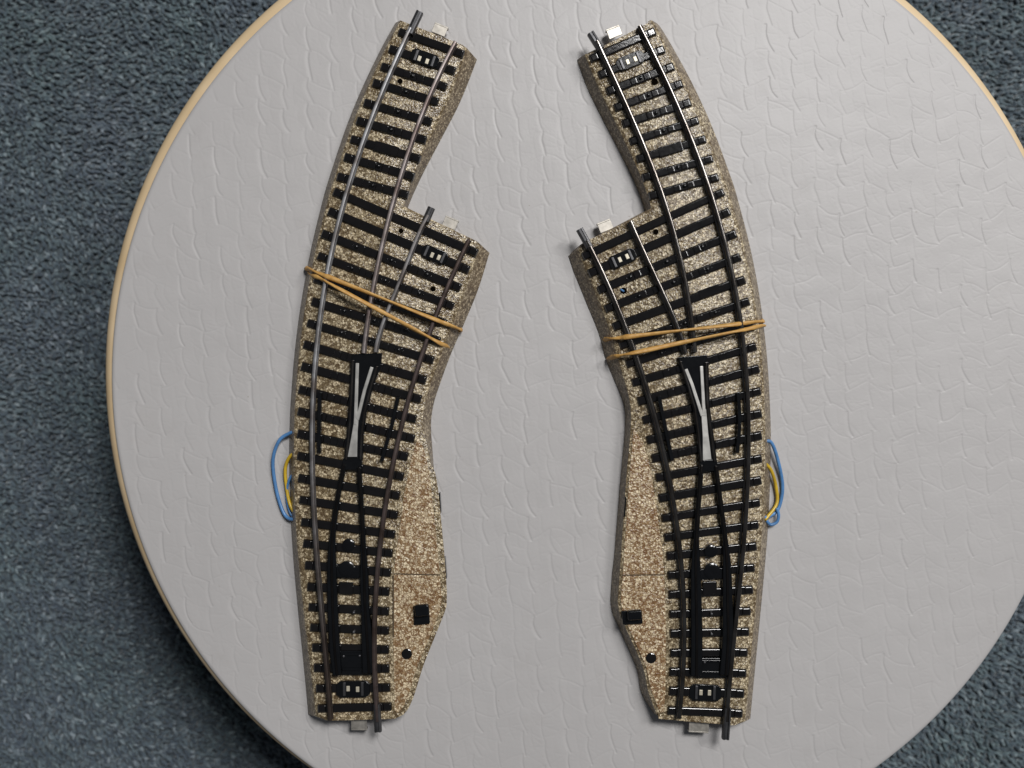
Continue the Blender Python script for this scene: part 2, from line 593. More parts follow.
    U, V = np.meshgrid(u, u)
    X = U * np.sqrt(1 - V * V / 2) * VR
    Y = V * np.sqrt(1 - U * U / 2) * VR
    fi = (X + ext) / step
    fj = (Y + ext) / step
    i0 = fi.astype(int); j0 = fj.astype(int)
    a = fi - i0; b = fj - j0
    Z = Hm[j0, i0] * (1 - a) * (1 - b) + Hm[j0, i0 + 1] * a * (1 - b) + Hm[j0 + 1, i0] * (1 - a) * b + Hm[j0 + 1, i0 + 1] * a * b
    rr = np.hypot(X, Y)
    edge = np.clip((VR - rr) / 1.6, 0, 1)
    Z = Z * np.clip((VR - rr) / 5, 0, 1) - 0.9 * (1 - np.sqrt(1 - (1 - edge) ** 2))
    Zp = Z.copy()
    verts = np.stack([X + VX - base[0], Y + VY - base[1], Zp - base[2]], -1).reshape(-1, 3) * MM
    idx = np.arange(m * m).reshape(m, m)
    quads = np.stack([idx[:-1, :-1], idx[:-1, 1:], idx[1:, 1:], idx[1:, :-1]], -1).reshape(-1, 4)
    me = bpy.data.meshes.new('vinyl_top')
    me.vertices.add(len(verts)); me.vertices.foreach_set('co', verts.ravel())
    me.loops.add(quads.size); me.loops.foreach_set('vertex_index', quads.ravel().astype(np.int32))
    me.polygons.add(len(quads))
    me.polygons.foreach_set('loop_start', (np.arange(len(quads)) * 4).astype(np.int32))
    me.polygons.foreach_set('loop_total', np.full(len(quads), 4, np.int32))
    me.polygons.foreach_set('use_smooth', np.ones(len(quads), bool))
    me.update(calc_edges=True)
    me.materials.append(M['vinyl'])
    o = bpy.data.objects.new('vinyl_top', me)
    COL.objects.link(o)
    o.parent = root
    # --- wooden seat board with rounded rim
    prof = [(0, -0.95), (WR - 5.5, -0.95), (WR - 3.0, -1.1), (WR - 1.4, -1.9), (WR - .4, -3.4), (WR, -5.5), (WR, -13), (WR - .6, -15.5), (WR - 2.5, -17.5), (0, -17.5)]
    seg = 256
    vs, fs = [], []
    for (pr, pz) in prof[1:-1]:
        for q in range(seg):
            t = 2 * math.pi * q / seg
            vs.append((WX + pr * math.cos(t), WY + pr * math.sin(t), pz))
    np_ = len(prof) - 2
    for i in range(np_ - 1):
        for q in range(seg):
            q2 = (q + 1) % seg
            fs.append([i * seg + q, i * seg + q2, (i + 1) * seg + q2, (i + 1) * seg + q])
    fs.append(list(range(seg)))
    fs.append([(np_ - 1) * seg + q for q in range(seg)][::-1])
    link('wooden_rim', vs, fs, M['wood'], root, True, base, 40)
    # --- legs
    for q in range(4):
        t = math.pi / 4 + q * math.pi / 2
        g = Mesh()
        x0, y0 = WX + 95 * math.cos(t), WY + 95 * math.sin(t)
        x1, y1 = WX + 118 * math.cos(t), WY + 118 * math.sin(t)
        g.tube([(x1, y1, CARPET - 3.5), (x1, y1, CARPET + 2), ((x0 + x1) / 2, (y0 + y1) / 2, CARPET / 2), (x0, y0, -17.4)], [9.5, 10.5, 13, 15], 20)
        g.build('leg', M['wood'], root, base, True, 40)
build_stool()

# ------------------------------------------------------------------ turnouts
Z_TOP = 6.3      # ballast top
Z_SL = 6.95      # sleeper top
Z_RAIL = 9.3     # rail top

def dense(pairs, n=5):
    """smooth a list of (ridge, base) pairs"""
    out = []
    arr = [np.array([a[0], a[1], b[0], b[1]], float) for a, b in pairs]
    for p in catmull(arr, n):
        out.append(((p[0], p[1]), (p[2], p[3])))
    return out

def fair(chain, deg):
    """ease measured wobble out of a side that is one sweeping curve"""
    out = [[list(a), list(b)] for a, b in chain]
    for k in (0, 1):
        y = np.array([p[k][1] for p in out], float); x = np.array([p[k][0] for p in out], float)
        c = np.polyfit((y - 384) / 384, x, deg)
        for p in out:
            p[k][0] = float(np.polyval(c, (p[k][1] - 384) / 384))
    return [(tuple(a), tuple(b)) for a, b in out]

def build_bed(pairs, root, base):
    g = Mesh()
    n = len(pairs)
    top, rid = [], []
    # rounded shoulder between plate and flank
    sh, bt, inn = [], [], []
    for a, b in pairs:
        t = np.array(P(a[0], a[1], Z_TOP)); d = np.array(P(b[0], b[1], 0.0))
        w = (d - t)[:2] / max(1e-6, np.linalg.norm((d - t)[:2]))
        q = t.copy(); q[:2] -= w * 1.15
        top.append(tuple(q))
        t[2] = Z_TOP - 0.42
        rid.append(tuple(t))
        s1 = t + (d - t) * 0.10; s1[2] = Z_TOP - 0.8
        dz = d.copy(); dz[2] = 0.35
        sh.append(tuple(s1)); bt.append(tuple(dz))
        lip = d + (d - t) / max(1e-6, np.linalg.norm((d - t)[:2])) * 0.0
        inn.append((lip[0], lip[1], 0.02))
    vs = top + rid + sh + bt + inn
    fs = [list(range(n))]
    for k in range(4):
        for i in range(n):
            j = (i + 1) % n
            fs.append([k * n + i, k * n + j, (k + 1) * n + j, (k + 1) * n + i])
    g.add(vs, fs)
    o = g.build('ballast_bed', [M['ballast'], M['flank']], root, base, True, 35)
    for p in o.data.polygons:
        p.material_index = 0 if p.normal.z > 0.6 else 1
    return o

def seg_box(g, a, b, w, z0, z1, taper=0.25):
    """bar between px points a and b, w px wide, sides drafted"""
    A = np.array(P(*a, z1)[:2]); B = np.array(P(*b, z1)[:2])
    d = (B - A) / np.linalg.norm(B - A)
    nrm = np.array([-d[1], d[0]])
    hw = w * (CAM_H - z1) / FPX / 2
    top = [A + nrm * hw, A - nrm * hw, B - nrm * hw, B + nrm * hw]
    e = taper
    bot = [A + nrm * (hw + e) - d * e, A - nrm * (hw + e) - d * e, B - nrm * (hw + e) + d * e, B + nrm * (hw + e) + d * e]
    g.prism([tuple(p) for p in top], z0, z1, [tuple(p) for p in bot])

def lerp(a, b, t):
    return (a[0] + (b[0] - a[0]) * t, a[1] + (b[1] - a[1]) * t)

def rail_curve(pts, deg=4):
    pts = sorted(pts, key=lambda p: p[1])
    y = np.array([p[1] for p in pts], float); x = np.array([p[0] for p in pts], float)
    d = min(deg, len(pts) - 1)
    c = np.polyfit((y - 384) / 384, x, d)
    yy = np.linspace(y[0], y[-1], max(8, int((y[-1] - y[0]) / 7)))
    return [(float(np.polyval(c, (q - 384) / 384)), float(q)) for q in yy], c

PROF = [(-1.15, 0), (-1.1, .22), (-.62, .45), (-.52, 1.1), (-.72, 1.45), (-.82, 1.75), (-.74, 2.08), (-.48, 2.28), (-.15, 2.35),
        (.15, 2.35), (.48, 2.28), (.74, 2.08), (.82, 1.75), (.72, 1.45), (.52, 1.1), (.62, .45), (1.1, .22), (1.15, 0)]
PROF_FLAT = [(-1.15, 0), (-1.1, .22), (-.62, .45), (-.55, 1.1), (-.78, 1.6), (-.85, 1.95), (-.8, 2.2), (-.66, 2.31), (-.4, 2.35),
        (.4, 2.35), (.66, 2.31), (.8, 2.2), (.85, 1.95), (.78, 1.6), (.55, 1.1), (.62, .45), (1.1, .22), (1.15, 0)]
def rail(name, curve, mat, root, base, z0=Z_SL - 0.05, prof=PROF, fair={0: (1, 5), 5: (0, 3)}, wide=1.0):
    pts = [np.array(P(x, y, Z_RAIL)) for x, y in curve]
    vs, fs = [], []
    m = len(prof)
    for i, p in enumerate(pts):
        t = pts[min(i + 1, len(pts) - 1)] - pts[max(i - 1, 0)]
        t /= np.linalg.norm(t)
        nx, ny = -t[1], t[0]
        for (w, h) in prof:
            vs.append((p[0] + nx * w * wide, p[1] + ny * w * wide, z0 + h))
    for i in range(len(pts) - 1):
        for k in range(m):
            k2 = (k + 1) % m
            fs.append([i * m + k, i * m + k2, (i + 1) * m + k2, (i + 1) * m + k])
    fs.append(list(range(m))); fs.append([(len(pts) - 1) * m + k for k in range(m)][::-1])
    return link(name, vs, fs, mat, root, True, base, 50)

def crossing(c, a, b):
    """where the sleeper a-b meets the rail x(y)"""
    lo, hi = 0.0, 1.0
    f = lambda t: lerp(a, b, t)[0] - float(np.polyval(c, (lerp(a, b, t)[1] - 384) / 384))
    if f(lo) * f(hi) > 0:
        return None
    for _ in range(40):
        m = (lo + hi) / 2
        if f(lo) * f(m) <= 0:
            hi = m
        else:
            lo = m
    return lo

def poly_part(name, pts, z0, z1, mat, root, base, bev=0.15):
    g = Mesh()
    g.prism([P(x, y, z1)[:2] for x, y in pts], z0, z1)
    o = g.build(name, mat, root, base)
    if bev:
        bevel(o, bev)
    return o

def bar_part(name, a, b, w, z0, z1, mat, root, base, bev=0.15, taper=0.0):
    g = Mesh()
    seg_box(g, a, b, w, z0, z1, taper)
    o = g.build(name, mat, root, base)
    if bev:
        bevel(o, bev)
    return o

def strip(pts, w):
    """px outline of a band along pts with width(s) w"""
    pts = [np.array(p, float) for p in pts]
    L, Rr = [], []
    for i, p in enumerate(pts):
        t = pts[min(i + 1, len(pts) - 1)] - pts[max(i - 1, 0)]
        t /= np.linalg.norm(t)
        ww = w[i] if hasattr(w, '__len__') else w
        n = np.array([-t[1], t[0]]) * ww / 2
        L.append(tuple(p + n)); Rr.append(tuple(p - n))
    return L + Rr[::-1]

def build_turnout(S):
    base = P(*S['centre'], 0)
    root = empty('track_turnout', base)
    tag(root, S['label'], 'railway turnout', 'model railway turnouts bundled with rubber bands')
    pairs = []
    for ci, chain in enumerate(S['edge']):
        f = S['fair'].get(ci)
        if f:
            chain = chain[:f[0]] + fair(chain[f[0]:], f[1])
        pairs += dense(chain) if len(chain) > 2 else chain
    build_bed(pairs, root, base)
    # motor cover: its own pressed plate let into the widened side
    poly_part('motor_cover', S['cover'], Z_TOP - 0.6, Z_TOP + 0.18, M['ballast_warm'], root, base, 0.12)
    for a, b in S['seams']:
        bar_part('seam', a, b, 1.2, Z_TOP, Z_TOP + 0.24, M['seam'], root, base, 0)
    # rails
    curves = {}
    for nm, pts, mat in S['rails']:
        cv, c = rail_curve(pts)
        curves[nm] = (c, pts)
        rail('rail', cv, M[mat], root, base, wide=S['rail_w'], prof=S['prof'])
    # sleepers with centre studs
    rr = random.Random(S['seed'])
    for i, (a, b, kind) in enumerate(S['sleepers']):
        g = Mesh()
        w = rr.uniform(8.0, 8.7)
        seg_box(g, a, b, w, Z_TOP - 0.7, Z_SL + 0.1 + rr.uniform(-.06, .06), 0.22)
        # raised chair blocks at both ends and either side of the middle
        u = np.array(b, float) - np.array(a, float); LL = np.linalg.norm(u); u /= LL
        blocks = [(0.4, 8.6), (LL - 8.6, LL - 0.4)]
        if 'P' not in kind:
            for f in ((.5,) if LL < 95 else (.33, .67)):
                blocks += [(LL * f - 11, LL * f - 3), (LL * f + 3, LL * f + 11)]
        for p0, p1 in blocks:
            seg_box(g, tuple(np.array(a) + u * p0), tuple(np.array(a) + u * p1), w - 0.9, Z_TOP - .35, Z_SL + .42 + rr.uniform(-.06, .06), 0.12)
        o = g.build('sleeper', M['sleeper'], root, base)
        bevel(o, 0.5, 4).modifiers['bevel'].use_clamp_overlap = False
        ts = []
        for nm, (c, pts) in curves.items():
            t = crossing(c, a, b)
            ys = [p[1] for p in pts]
            if t is not None and min(ys) - 6 <= lerp(a, b, t)[1] <= max(ys) + 6:
                ts.append((t, nm))
        ts.sort()
        names = [n for t, n in ts]
        mids = []
        if 'P' in kind:
            continue
        for u, v in S['lanes']:
            if u in names and v in names:
                tu = [t for t, n in ts if n == u][0]; tv = [t for t, n in ts if n == v][0]
                mids.append((tu + tv) / 2)
        for t in mids:
            p = lerp(a, b, t)
            d = np.array(b, float) - np.array(a, float); d /= np.linalg.norm(d)
            g = Mesh()
            c = P(p[0], p[1], Z_SL)
            g.disc(c, 0.62, Z_SL - 0.1, Z_SL + 0.85, 12, 0.35)
            q = P(p[0] + d[0] * 4.2, p[1] + d[1] * 4.2, Z_SL)
            g.disc(q, 0.34, Z_SL - 0.1, Z_SL + 0.28, 8, 0.2)
            q = P(p[0] - d[0] * 4.2, p[1] - d[1] * 4.2, Z_SL)
            g.disc(q, 0.34, Z_SL - 0.1, Z_SL + 0.28, 8, 0.2)
            st = g.build('stud', M['black'], root, base, True, 50)
            st.parent = o
    # contact plates near the rail ends
    for (c, d, L, W, tg) in S['plates']:
        d = np.array(d, float); d /= np.linalg.norm(d)
        n = np.array([-d[1], d[0]])
        c = np.array(c, float)
        pts = [c + d * sx * L / 2 * k + n * sy * W / 2 * k2 for sx, sy, k, k2 in
               ((-1, -1, .75, 1), (1, -1, .75, 1), (1, -1, 1, .6), (1, 1, 1, .6), (1, 1, .75, 1), (-1, 1, .75, 1), (-1, 1, 1, .6), (-1, -1, 1, .6))]
        o = poly_part('contact_plate', [tuple(p) for p in pts], Z_TOP - .3, Z_SL + 0.38, M['black'], root, base, 0.2)
        for sx in (-1, 1):
            q = c + d * sx * 9.0
            t = bar_part('clip', tuple(q - n * W * .42), tuple(q + n * W * .42), 3.0, Z_SL, Z_SL + 0.85, M['connector'], root, base, 0.25)
            t.parent = o
        for q in tg:
            q = np.array(q, float)
            t = bar_part('contact_tongue', tuple(q - n * 2.7), tuple(q + n * 2.7), 3.4, Z_SL, Z_SL + 0.62, M['contact'], root, base, 0.15)
            t.parent = o
    for (c, d, L, W) in S['strap_plates']:
        d = np.array(d, float); d /= np.linalg.norm(d); c = np.array(c, float)
        bar_part('cover_plate', tuple(c - d * L / 2), tuple(c + d * L / 2), W, Z_TOP - .3, Z_SL + 0.32, M['sleeper'], root, base, 0.25)
    # connectors on rail ends
    for a, b in S['fishplates']:
        g = Mesh()
        A = np.array(P(*a, 8.6)); B = np.array(P(*b, 8.6))
        d = B - A; L = np.linalg.norm(d); d /= L; n = np.array([-d[1], d[0], 0])
        prof = [(-1.1, -1.9), (-1.25, -.2), (-.95, .55), (-.5, .72), (-.34, .3), (.34, .3), (.5, .72), (.95, .55), (1.25, -.2), (1.1, -1.9)]
        vs = []
        for q in (A, B):
            vs += [tuple(q + n * w + np.array([0, 0, h])) for w, h in prof]
        m = len(prof)
        fs = [[k, (k + 1) % m, m + (k + 1) % m, m + k] for k in range(m)] + [list(range(m)), list(range(m, 2 * m))]
        g.add(vs, fs)
        g.build('rail_joiner', M['connector'], root, base)
    # tin tabs projecting from the ends
    for (c, d, L, W) in S['tabs']:
        d = np.array(d, float); d /= np.linalg.norm(d); c = np.array(c, float)
        g = Mesh()
        z = 4.6
        n = np.array([-d[1], d[0]])
        poly = [c - d * L / 2 - n * W / 2, c + d * L / 2 - n * W / 2, c + d * L / 2 + n * W / 2, c - d * L / 2 + n * W / 2]
        g.prism([P(*p, z)[:2] for p in poly], z - .4, z)
        # turned-down lip along the free edge
        o = S['tab_out'](c)
        ed = [c - d * L / 2 + n * o * W / 2, c + d * L / 2 + n * o * W / 2]
        ed2 = [ed[1] + n * o * 1.6, ed[0] + n * o * 1.6]
        g.prism([P(*p, z)[:2] for p in (ed + ed2)], z - 2.6, z - .12)
        bevel(g.build('connector_tab', M['tab'], root, base), 0.12)
    # screw holes
    for c, r in S['holes']:
        g = Mesh()
        g.disc(P(*c, Z_TOP), r * .335, Z_TOP - .3, Z_TOP + 0.06, 20)
        g.build('screw_hole', M['hole'], root, base)
        g = Mesh()
        q = P(*c, Z_TOP)
        ringpts = [(q[0] + r * .36 * math.cos(t), q[1] + r * .36 * math.sin(t), Z_TOP + 0.02) for t in np.linspace(0, 2 * math.pi, 20, endpoint=False)]
        g.tube(ringpts, 0.13, 6, True)
        g.build('hole_rim', M['ballast'], root, base, True)
    # a loop of lead wire shows through one of the holes
    c, mat, nm = S['peek']
    g = Mesh()
    q = P(*c, Z_TOP)
    g.tube([(q[0] - .75, q[1] + .35, Z_TOP - .05), (q[0] - .2, q[1] + .1, Z_TOP + .22), (q[0] + .45, q[1] - .3, Z_TOP - .05)], 0.36, 8)
    o = g.build('wire', M[mat], root, base, True)
    o['label'] = nm
    # frog: black carrier, nickel point and wing blades
    F = S['frog']
    fr = poly_part('frog', F['carrier'], Z_TOP, Z_SL + 1.25, M['black'], root, base, 0.2)
    o = poly_part('frog_point', F['stem'], Z_SL + 1.0, Z_SL + 1.85, M['frog'], root, base, 0.15); o.parent = fr
    for b in F['blades']:
        o = poly_part('frog_blade', strip(b, F['bw']), Z_SL + 0.9, Z_SL + 1.95, M['frog'], root, base, 0.2); o.parent = fr
    for b in F['cheeks']:
        o = poly_part('frog_cheek', strip(b, 4.4), Z_TOP, Z_SL + 1.75, M['black'], root, base, 0.25); o.parent = fr
        o = poly_part('wing_rail', strip(b, 2.1), Z_SL + 1.5, Z_SL + 2.15, M['rail_dark'], root, base, 0.28); o.parent = fr
    o = poly_part('frog_heel', F['heel'], Z_TOP, Z_SL + 1.6, M['black'], root, base, 0.3); o.parent = fr
    for pts in S['guards']:
        poly_part('guard_rail', strip(catmull(pts, 6), 3.8), Z_TOP, Z_RAIL - .5, M['black'], root, base, 0.25)
    for pts, w in S['points']:
        cv = [tuple(p) for p in catmull(pts, 6)]
        ww = np.interp(np.linspace(0, 1, len(cv)), np.linspace(0, 1, len(w)), w)
        pr = poly_part('point_rail', strip(cv, list(ww)), Z_TOP, Z_RAIL - .35, M['black'], root, base, 0.6)
        h = poly_part('rail_head', strip(cv, 2.6), Z_RAIL - .6, Z_RAIL - .05, M['blued'], root, base, 0.25); h.parent = pr
    # throw bar and pivots between the point rails
    T = S['throw']
    tb = poly_part('throw_bar', T['bar'], Z_TOP, Z_SL + 1.0, M['black'], root, base, 0.25)
    for c, r in T['pins']:
        g = Mesh(); g.disc(P(*c, Z_SL + 1), r * .335, Z_TOP, Z_SL + 1.5, 24, 0.35)
        o = g.build('pivot', M['black'], root, base, True, 45); o.parent = tb
    o = poly_part('slot_plate', T['slot'], Z_TOP, Z_SL + 0.7, M['sleeper'], root, base, 0.2); o.parent = tb
    bb = poly_part('drive_block', T['block'], Z_TOP, Z_SL + 0.8, M['black'], root, base, 0.25)
    for a, b in T['ribs']:
        o = bar_part('rib', a, b, 2.6, Z_SL + .5, Z_SL + 1.25, M['black'], root, base, 0.2); o.parent = bb
    for c in S['studs']:
        g = Mesh(); q = P(*c, Z_SL)
        g.disc(q, 0.55, Z_SL, Z_SL + 1.35, 14, 0.4)
        g.build('contact_stud', M['connector'], root, base, True, 50)
    # lever, plug and clips of the motor box
    K = S['lever']
    lv = poly_part('lever', K['skirt'], Z_TOP, Z_TOP + 1.0, M['black'], root, base, 0.4)
    o = poly_part('lever_knob', K['knob'], Z_TOP + .8, Z_TOP + 3.2, M['black'], root, base, 0.7); o.parent = lv
    g = Mesh(); g.disc(P(*S['plug'], Z_TOP), 1.75, Z_TOP - .2, Z_TOP + 0.75, 24, 0.3)
    g.build('plug', M['sleeper'], root, base, True, 45)
    for a, b in S['clips']:
        bar_part('side_clip', a, b, 2.8, 2.0, 6.1, M['black'], root, base, 0.2)
    # lead wires
    for nm, pts, mat, r in S['wires']:
        g = Mesh()
        cv = catmull([P(x, y, z) for x, y, z in pts], 10)
        g.tube([tuple(p) for p in cv], r, 10)
        o = g.build('wire', M[mat], root, base, True)
        o['label'] = nm
    return root

def shift(pts, dx, dy=0):
    return [(x + dx, y + dy) for x, y in pts]

LEFT = dict(
    seed=3, rail_w=0.72, prof=PROF_FLAT, fair={0: (0, 3), 4: (0, 5)}, centre=(365, 420),
    label='greyer-railed toy railway turnout curving right at its top, motor box on right side',
    edge=[
        [((466, 47), (477, 60)), ((448, 97), (460, 102)), ((429.4, 137), (441.5, 139)), ((416, 168), (424.5, 171)),
         ((408, 190), (413.5, 193)), ((403.5, 206), (408, 208))],
        [((479, 243), (489.5, 253)), ((466, 284), (478, 290)), ((452, 322), (464, 324)), ((441, 352), (451, 354)),
         ((431, 380), (440, 384)), ((424.5, 404), (433.5, 405)), ((423, 425), (431, 425)), ((428, 450), (432.5, 450)), ((434, 478), (434.5, 478)),
         ((437, 511), (435.5, 510)), ((441, 550), (439, 549))],
        [((444, 585), (442.5, 584)), ((444.5, 600), (443, 599)), ((443, 611), (441.5, 609)), ((436.5, 630), (434.8, 629)), ((421, 666), (419, 663)),
         ((411.5, 695), (409, 691)), ((405.5, 710), (404, 706)), ((400, 716), (399, 711))],
        [((391, 718.5), (390, 712)), ((324, 720), (324, 713))],
        [((316.5, 717), (309.5, 714)), ((313.5, 692), (305.6, 692)), ((308.5, 653), (302, 653)), ((304, 615), (299, 615)), ((299.5, 570), (295, 570)),
         ((296.5, 530), (292, 530)), ((295, 500), (290.5, 500)), ((294.3, 460), (290, 460)), ((294, 430), (289.5, 430)), ((295, 400), (290.5, 400)),
         ((299.2, 349), (294.6, 349)), ((306, 300), (301.5, 300)), ((316, 249), (311.7, 248.6)), ((327, 206), (322.3, 205)), ((334, 181), (329.4, 180)),
         ((350, 131), (345.8, 129)), ((365.5, 92), (361.4, 90)), ((383, 53), (379, 51)), ((396, 28), (392, 27)), ((401, 20), (398, 23))],
    ],
    cover=[(418, 437), (424.5, 450), (430, 478), (433.5, 511), (437.5, 550), (440.5, 585), (441.5, 600), (440, 610.5), (433, 629), (418, 664), (409.5, 692), (403.5, 707), (398, 713), (394.5, 711), (393, 640), (393.5, 574), (396, 553), (398.5, 535), (401.5, 515), (403.5, 496), (407.5, 477), (411.5, 457)],
    seams=[((393.5, 573.8), (440, 575)), ((393.3, 575.5), (393.4, 637))],
    rails=[
        ('A', [(411, 27), (399.4, 48), (391.9, 65.6), (382.5, 91.6), (374.7, 107), (364.5, 133.8), (352.8, 168), (341.9, 205.6), (337, 229), (329.3, 264),
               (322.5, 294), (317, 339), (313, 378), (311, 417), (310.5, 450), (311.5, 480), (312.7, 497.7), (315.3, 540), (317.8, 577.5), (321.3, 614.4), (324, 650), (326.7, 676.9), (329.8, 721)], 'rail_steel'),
        ('B', [(455.5, 41), (441, 67), (430, 93), (423, 111.9), (413.75, 135.3), (404.4, 160), (395, 190), (387.9, 221), (380, 254.5), (373, 283.8), (368.4, 311), (364.5, 338), (363.3, 353)], 'rail_pink'),
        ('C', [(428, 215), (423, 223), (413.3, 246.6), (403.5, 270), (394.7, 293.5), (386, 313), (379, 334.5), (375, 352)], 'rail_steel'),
        ('D', [(469, 239), (456, 266), (444.5, 293.5), (434.8, 317), (428.4, 337), (416.7, 368), (407, 401.6), (400, 429), (390.9, 474), (385, 509), (380, 540), (375.8, 577.5), (374, 621), (373.5, 653), (375, 692.5), (377.2, 722)], 'rail_brown'),
    ],
    lanes=[('A', 'B'), ('C', 'D'), ('A', 'D')], peek=((394, 350), 'wire_yellow', 'speck of yellow wire in a hole'),
    sleepers=[((398.5, 31), (463.5, 54), 'P'), ((389, 48), (455, 71), 'P'), ((381, 65.6), (446.6, 86.8), ''), ((372.7, 82), (438.4, 102), ''),
              ((363.8, 102), (431.7, 122), ''), ((356.5, 120), (426, 140), ''), ((350.5, 138.4), (420, 158.8), 'P'), ((344, 156.4), (413.8, 176.7), ''),
              ((337, 176), (408, 195), ''), ((333.5, 191), (477, 253), 'P'), ((328.3, 210.5), (469, 270), 'P'), ((321.5, 233), (460.5, 288), ''),
              ((317.6, 255.4), (453.5, 306.5), ''), ((314, 278), (446, 323.5), ''), ((311.5, 301), (440, 341.5), ''), ((307, 322.5), (433.5, 360.5), ''),
              ((303.4, 344), (426, 380.5), ''), ((301, 366), (421, 399.6), ''), ((298.6, 389), (416, 419.5), ''), ((297.6, 411), (414.5, 439), ''),
              ((297.2, 433.5), (407.7, 457), ''), ((297.2, 455.7), (403.6, 477), 'P'), ((298, 478), (399.6, 496), 'P'), ((299.2, 499.8), (397.7, 515.4), 'P'),
              ((301, 522), (395, 534.8), 'P'), ((303, 543.5), (392.5, 553.7), 'P'), ((304.8, 565.3), (390.7, 573), 'P'), ((307, 587), (389.3, 592), 'P'),
              ((308.4, 607.4), (389, 611.7), 'P'), ((310, 627.8), (389, 631), 'P'), ((312, 648), (389, 650), 'P'), ((313.6, 668.3), (389.3, 669), 'P'),
              ((315.8, 688.8), (390, 688), 'P'), ((317.5, 709), (391.5, 707), 'P')],
    plates=[((424.5, 58), (65, 23), 29, 13.5, [(419.3, 58.3), (427, 61.2)]), ((434.5, 254.5), (65, 28), 27, 13.5, [(432, 255), (438.7, 257.5)]),
            ((353, 689.4), (1, -.01), 34, 16.5, [(348, 688.8), (357.5, 689.5)])],
    strap_plates=[((386, 148.5), (69.5, 20.4), 25, 10)],
    fishplates=[((419.7, 11.5), (409.5, 33)), ((431.5, 207.5), (425.5, 221)), ((376.6, 704), (378, 732))],
    tabs=[((439.5, 30), (92, 38), 14, 9), ((450, 223.5), (92, 38), 14, 9), ((359, 723.5), (1, 0), 16, 11)],
    tab_out=lambda c: -1 if c[1] < 500 else 1,
    holes=[((400, 81.4), 2.8), ((401, 231), 2.6), ((433, 289), 2.8), ((394, 350), 1.9)],
    frog=dict(
        carrier=[(352, 354), (382, 353), (381, 366), (369, 398), (362, 430), (361, 462), (345, 462), (347, 430), (350, 398)],
        stem=[(354, 414), (359, 412), (357.5, 432), (357, 457), (347.5, 457), (351, 438), (353.4, 424)],
        blades=[[(357.2, 363), (356.4, 390), (355.3, 425)], [(371.8, 367), (364.5, 390), (357.2, 420)]], bw=3.4,
        cheeks=[[(352.8, 360), (351.5, 390), (349.5, 425), (346, 460)], [(377, 366), (370.5, 388), (364.5, 412), (361.5, 435), (360.5, 460)]],
        heel=[(343, 458), (362, 457), (362, 470), (341, 470)]),
    guards=[[(319.5, 392), (319, 420), (318.8, 453)], [(398, 397), (392, 424), (386.4, 444), (381.5, 461)]],
    points=[([(344, 464), (337, 500), (332.5, 535), (331.5, 565), (332.5, 610), (334.5, 650), (337, 676)], [5.2, 5.4, 6, 9.5, 11, 11, 9]),
            ([(358.6, 467), (361, 505), (363, 545), (364, 580), (365, 610), (367, 640), (369, 674)], [5, 5.2, 5.6, 9, 8.5, 12, 14])],
    throw=dict(bar=[(327, 565.5), (368, 568), (368, 579), (327, 577)], pins=[((346.5, 569), 8), ((348.4, 545), 6.3)],
               slot=[(339, 582), (353, 582.6), (353, 594.5), (339, 594)], block=[(337, 651), (372, 651), (372, 675), (337, 675)],
               ribs=[((342, 654.5), (370, 654.5)), ((342, 669.5), (368, 669.5))]),
    studs=[(344, 655.5), (360, 655), (354, 612), (354, 631.5)],
    lever=dict(skirt=[(413, 606), (429, 605), (430, 624), (414, 625.5)], knob=[(414, 605.5), (428.5, 604.5), (429.5, 616), (415, 617.5)]),
    plug=(407, 653.6), clips=[((438.6, 493), (439.8, 513)), ((443.8, 558), (445.4, 579))],
    wires=[('blue wire', [(296, 432, 3.0), (289, 433.5, 2.6), (279, 441, 2.0), (273, 460, 1.2), (275.5, 486, 0.8), (281.5, 508, 0.9), (288, 518, 1.5), (298, 519.5, 3.0)], 'wire_blue', 0.62),
           ('yellow wire', [(298, 451, 3.6), (289.5, 457, 2.6), (285.3, 469, 1.6), (286.5, 487, 1.2), (290.5, 506, 1.8), (299, 518, 3.4)], 'wire_yellow', 0.6),
           ('blue wire', [(299, 470, 3.4), (290, 478, 2.0), (286.8, 493, 1.2), (288.5, 508, 0.9), (293, 517, 1.2), (300, 521, 2.4)], 'wire_blue', 0.45)],
)
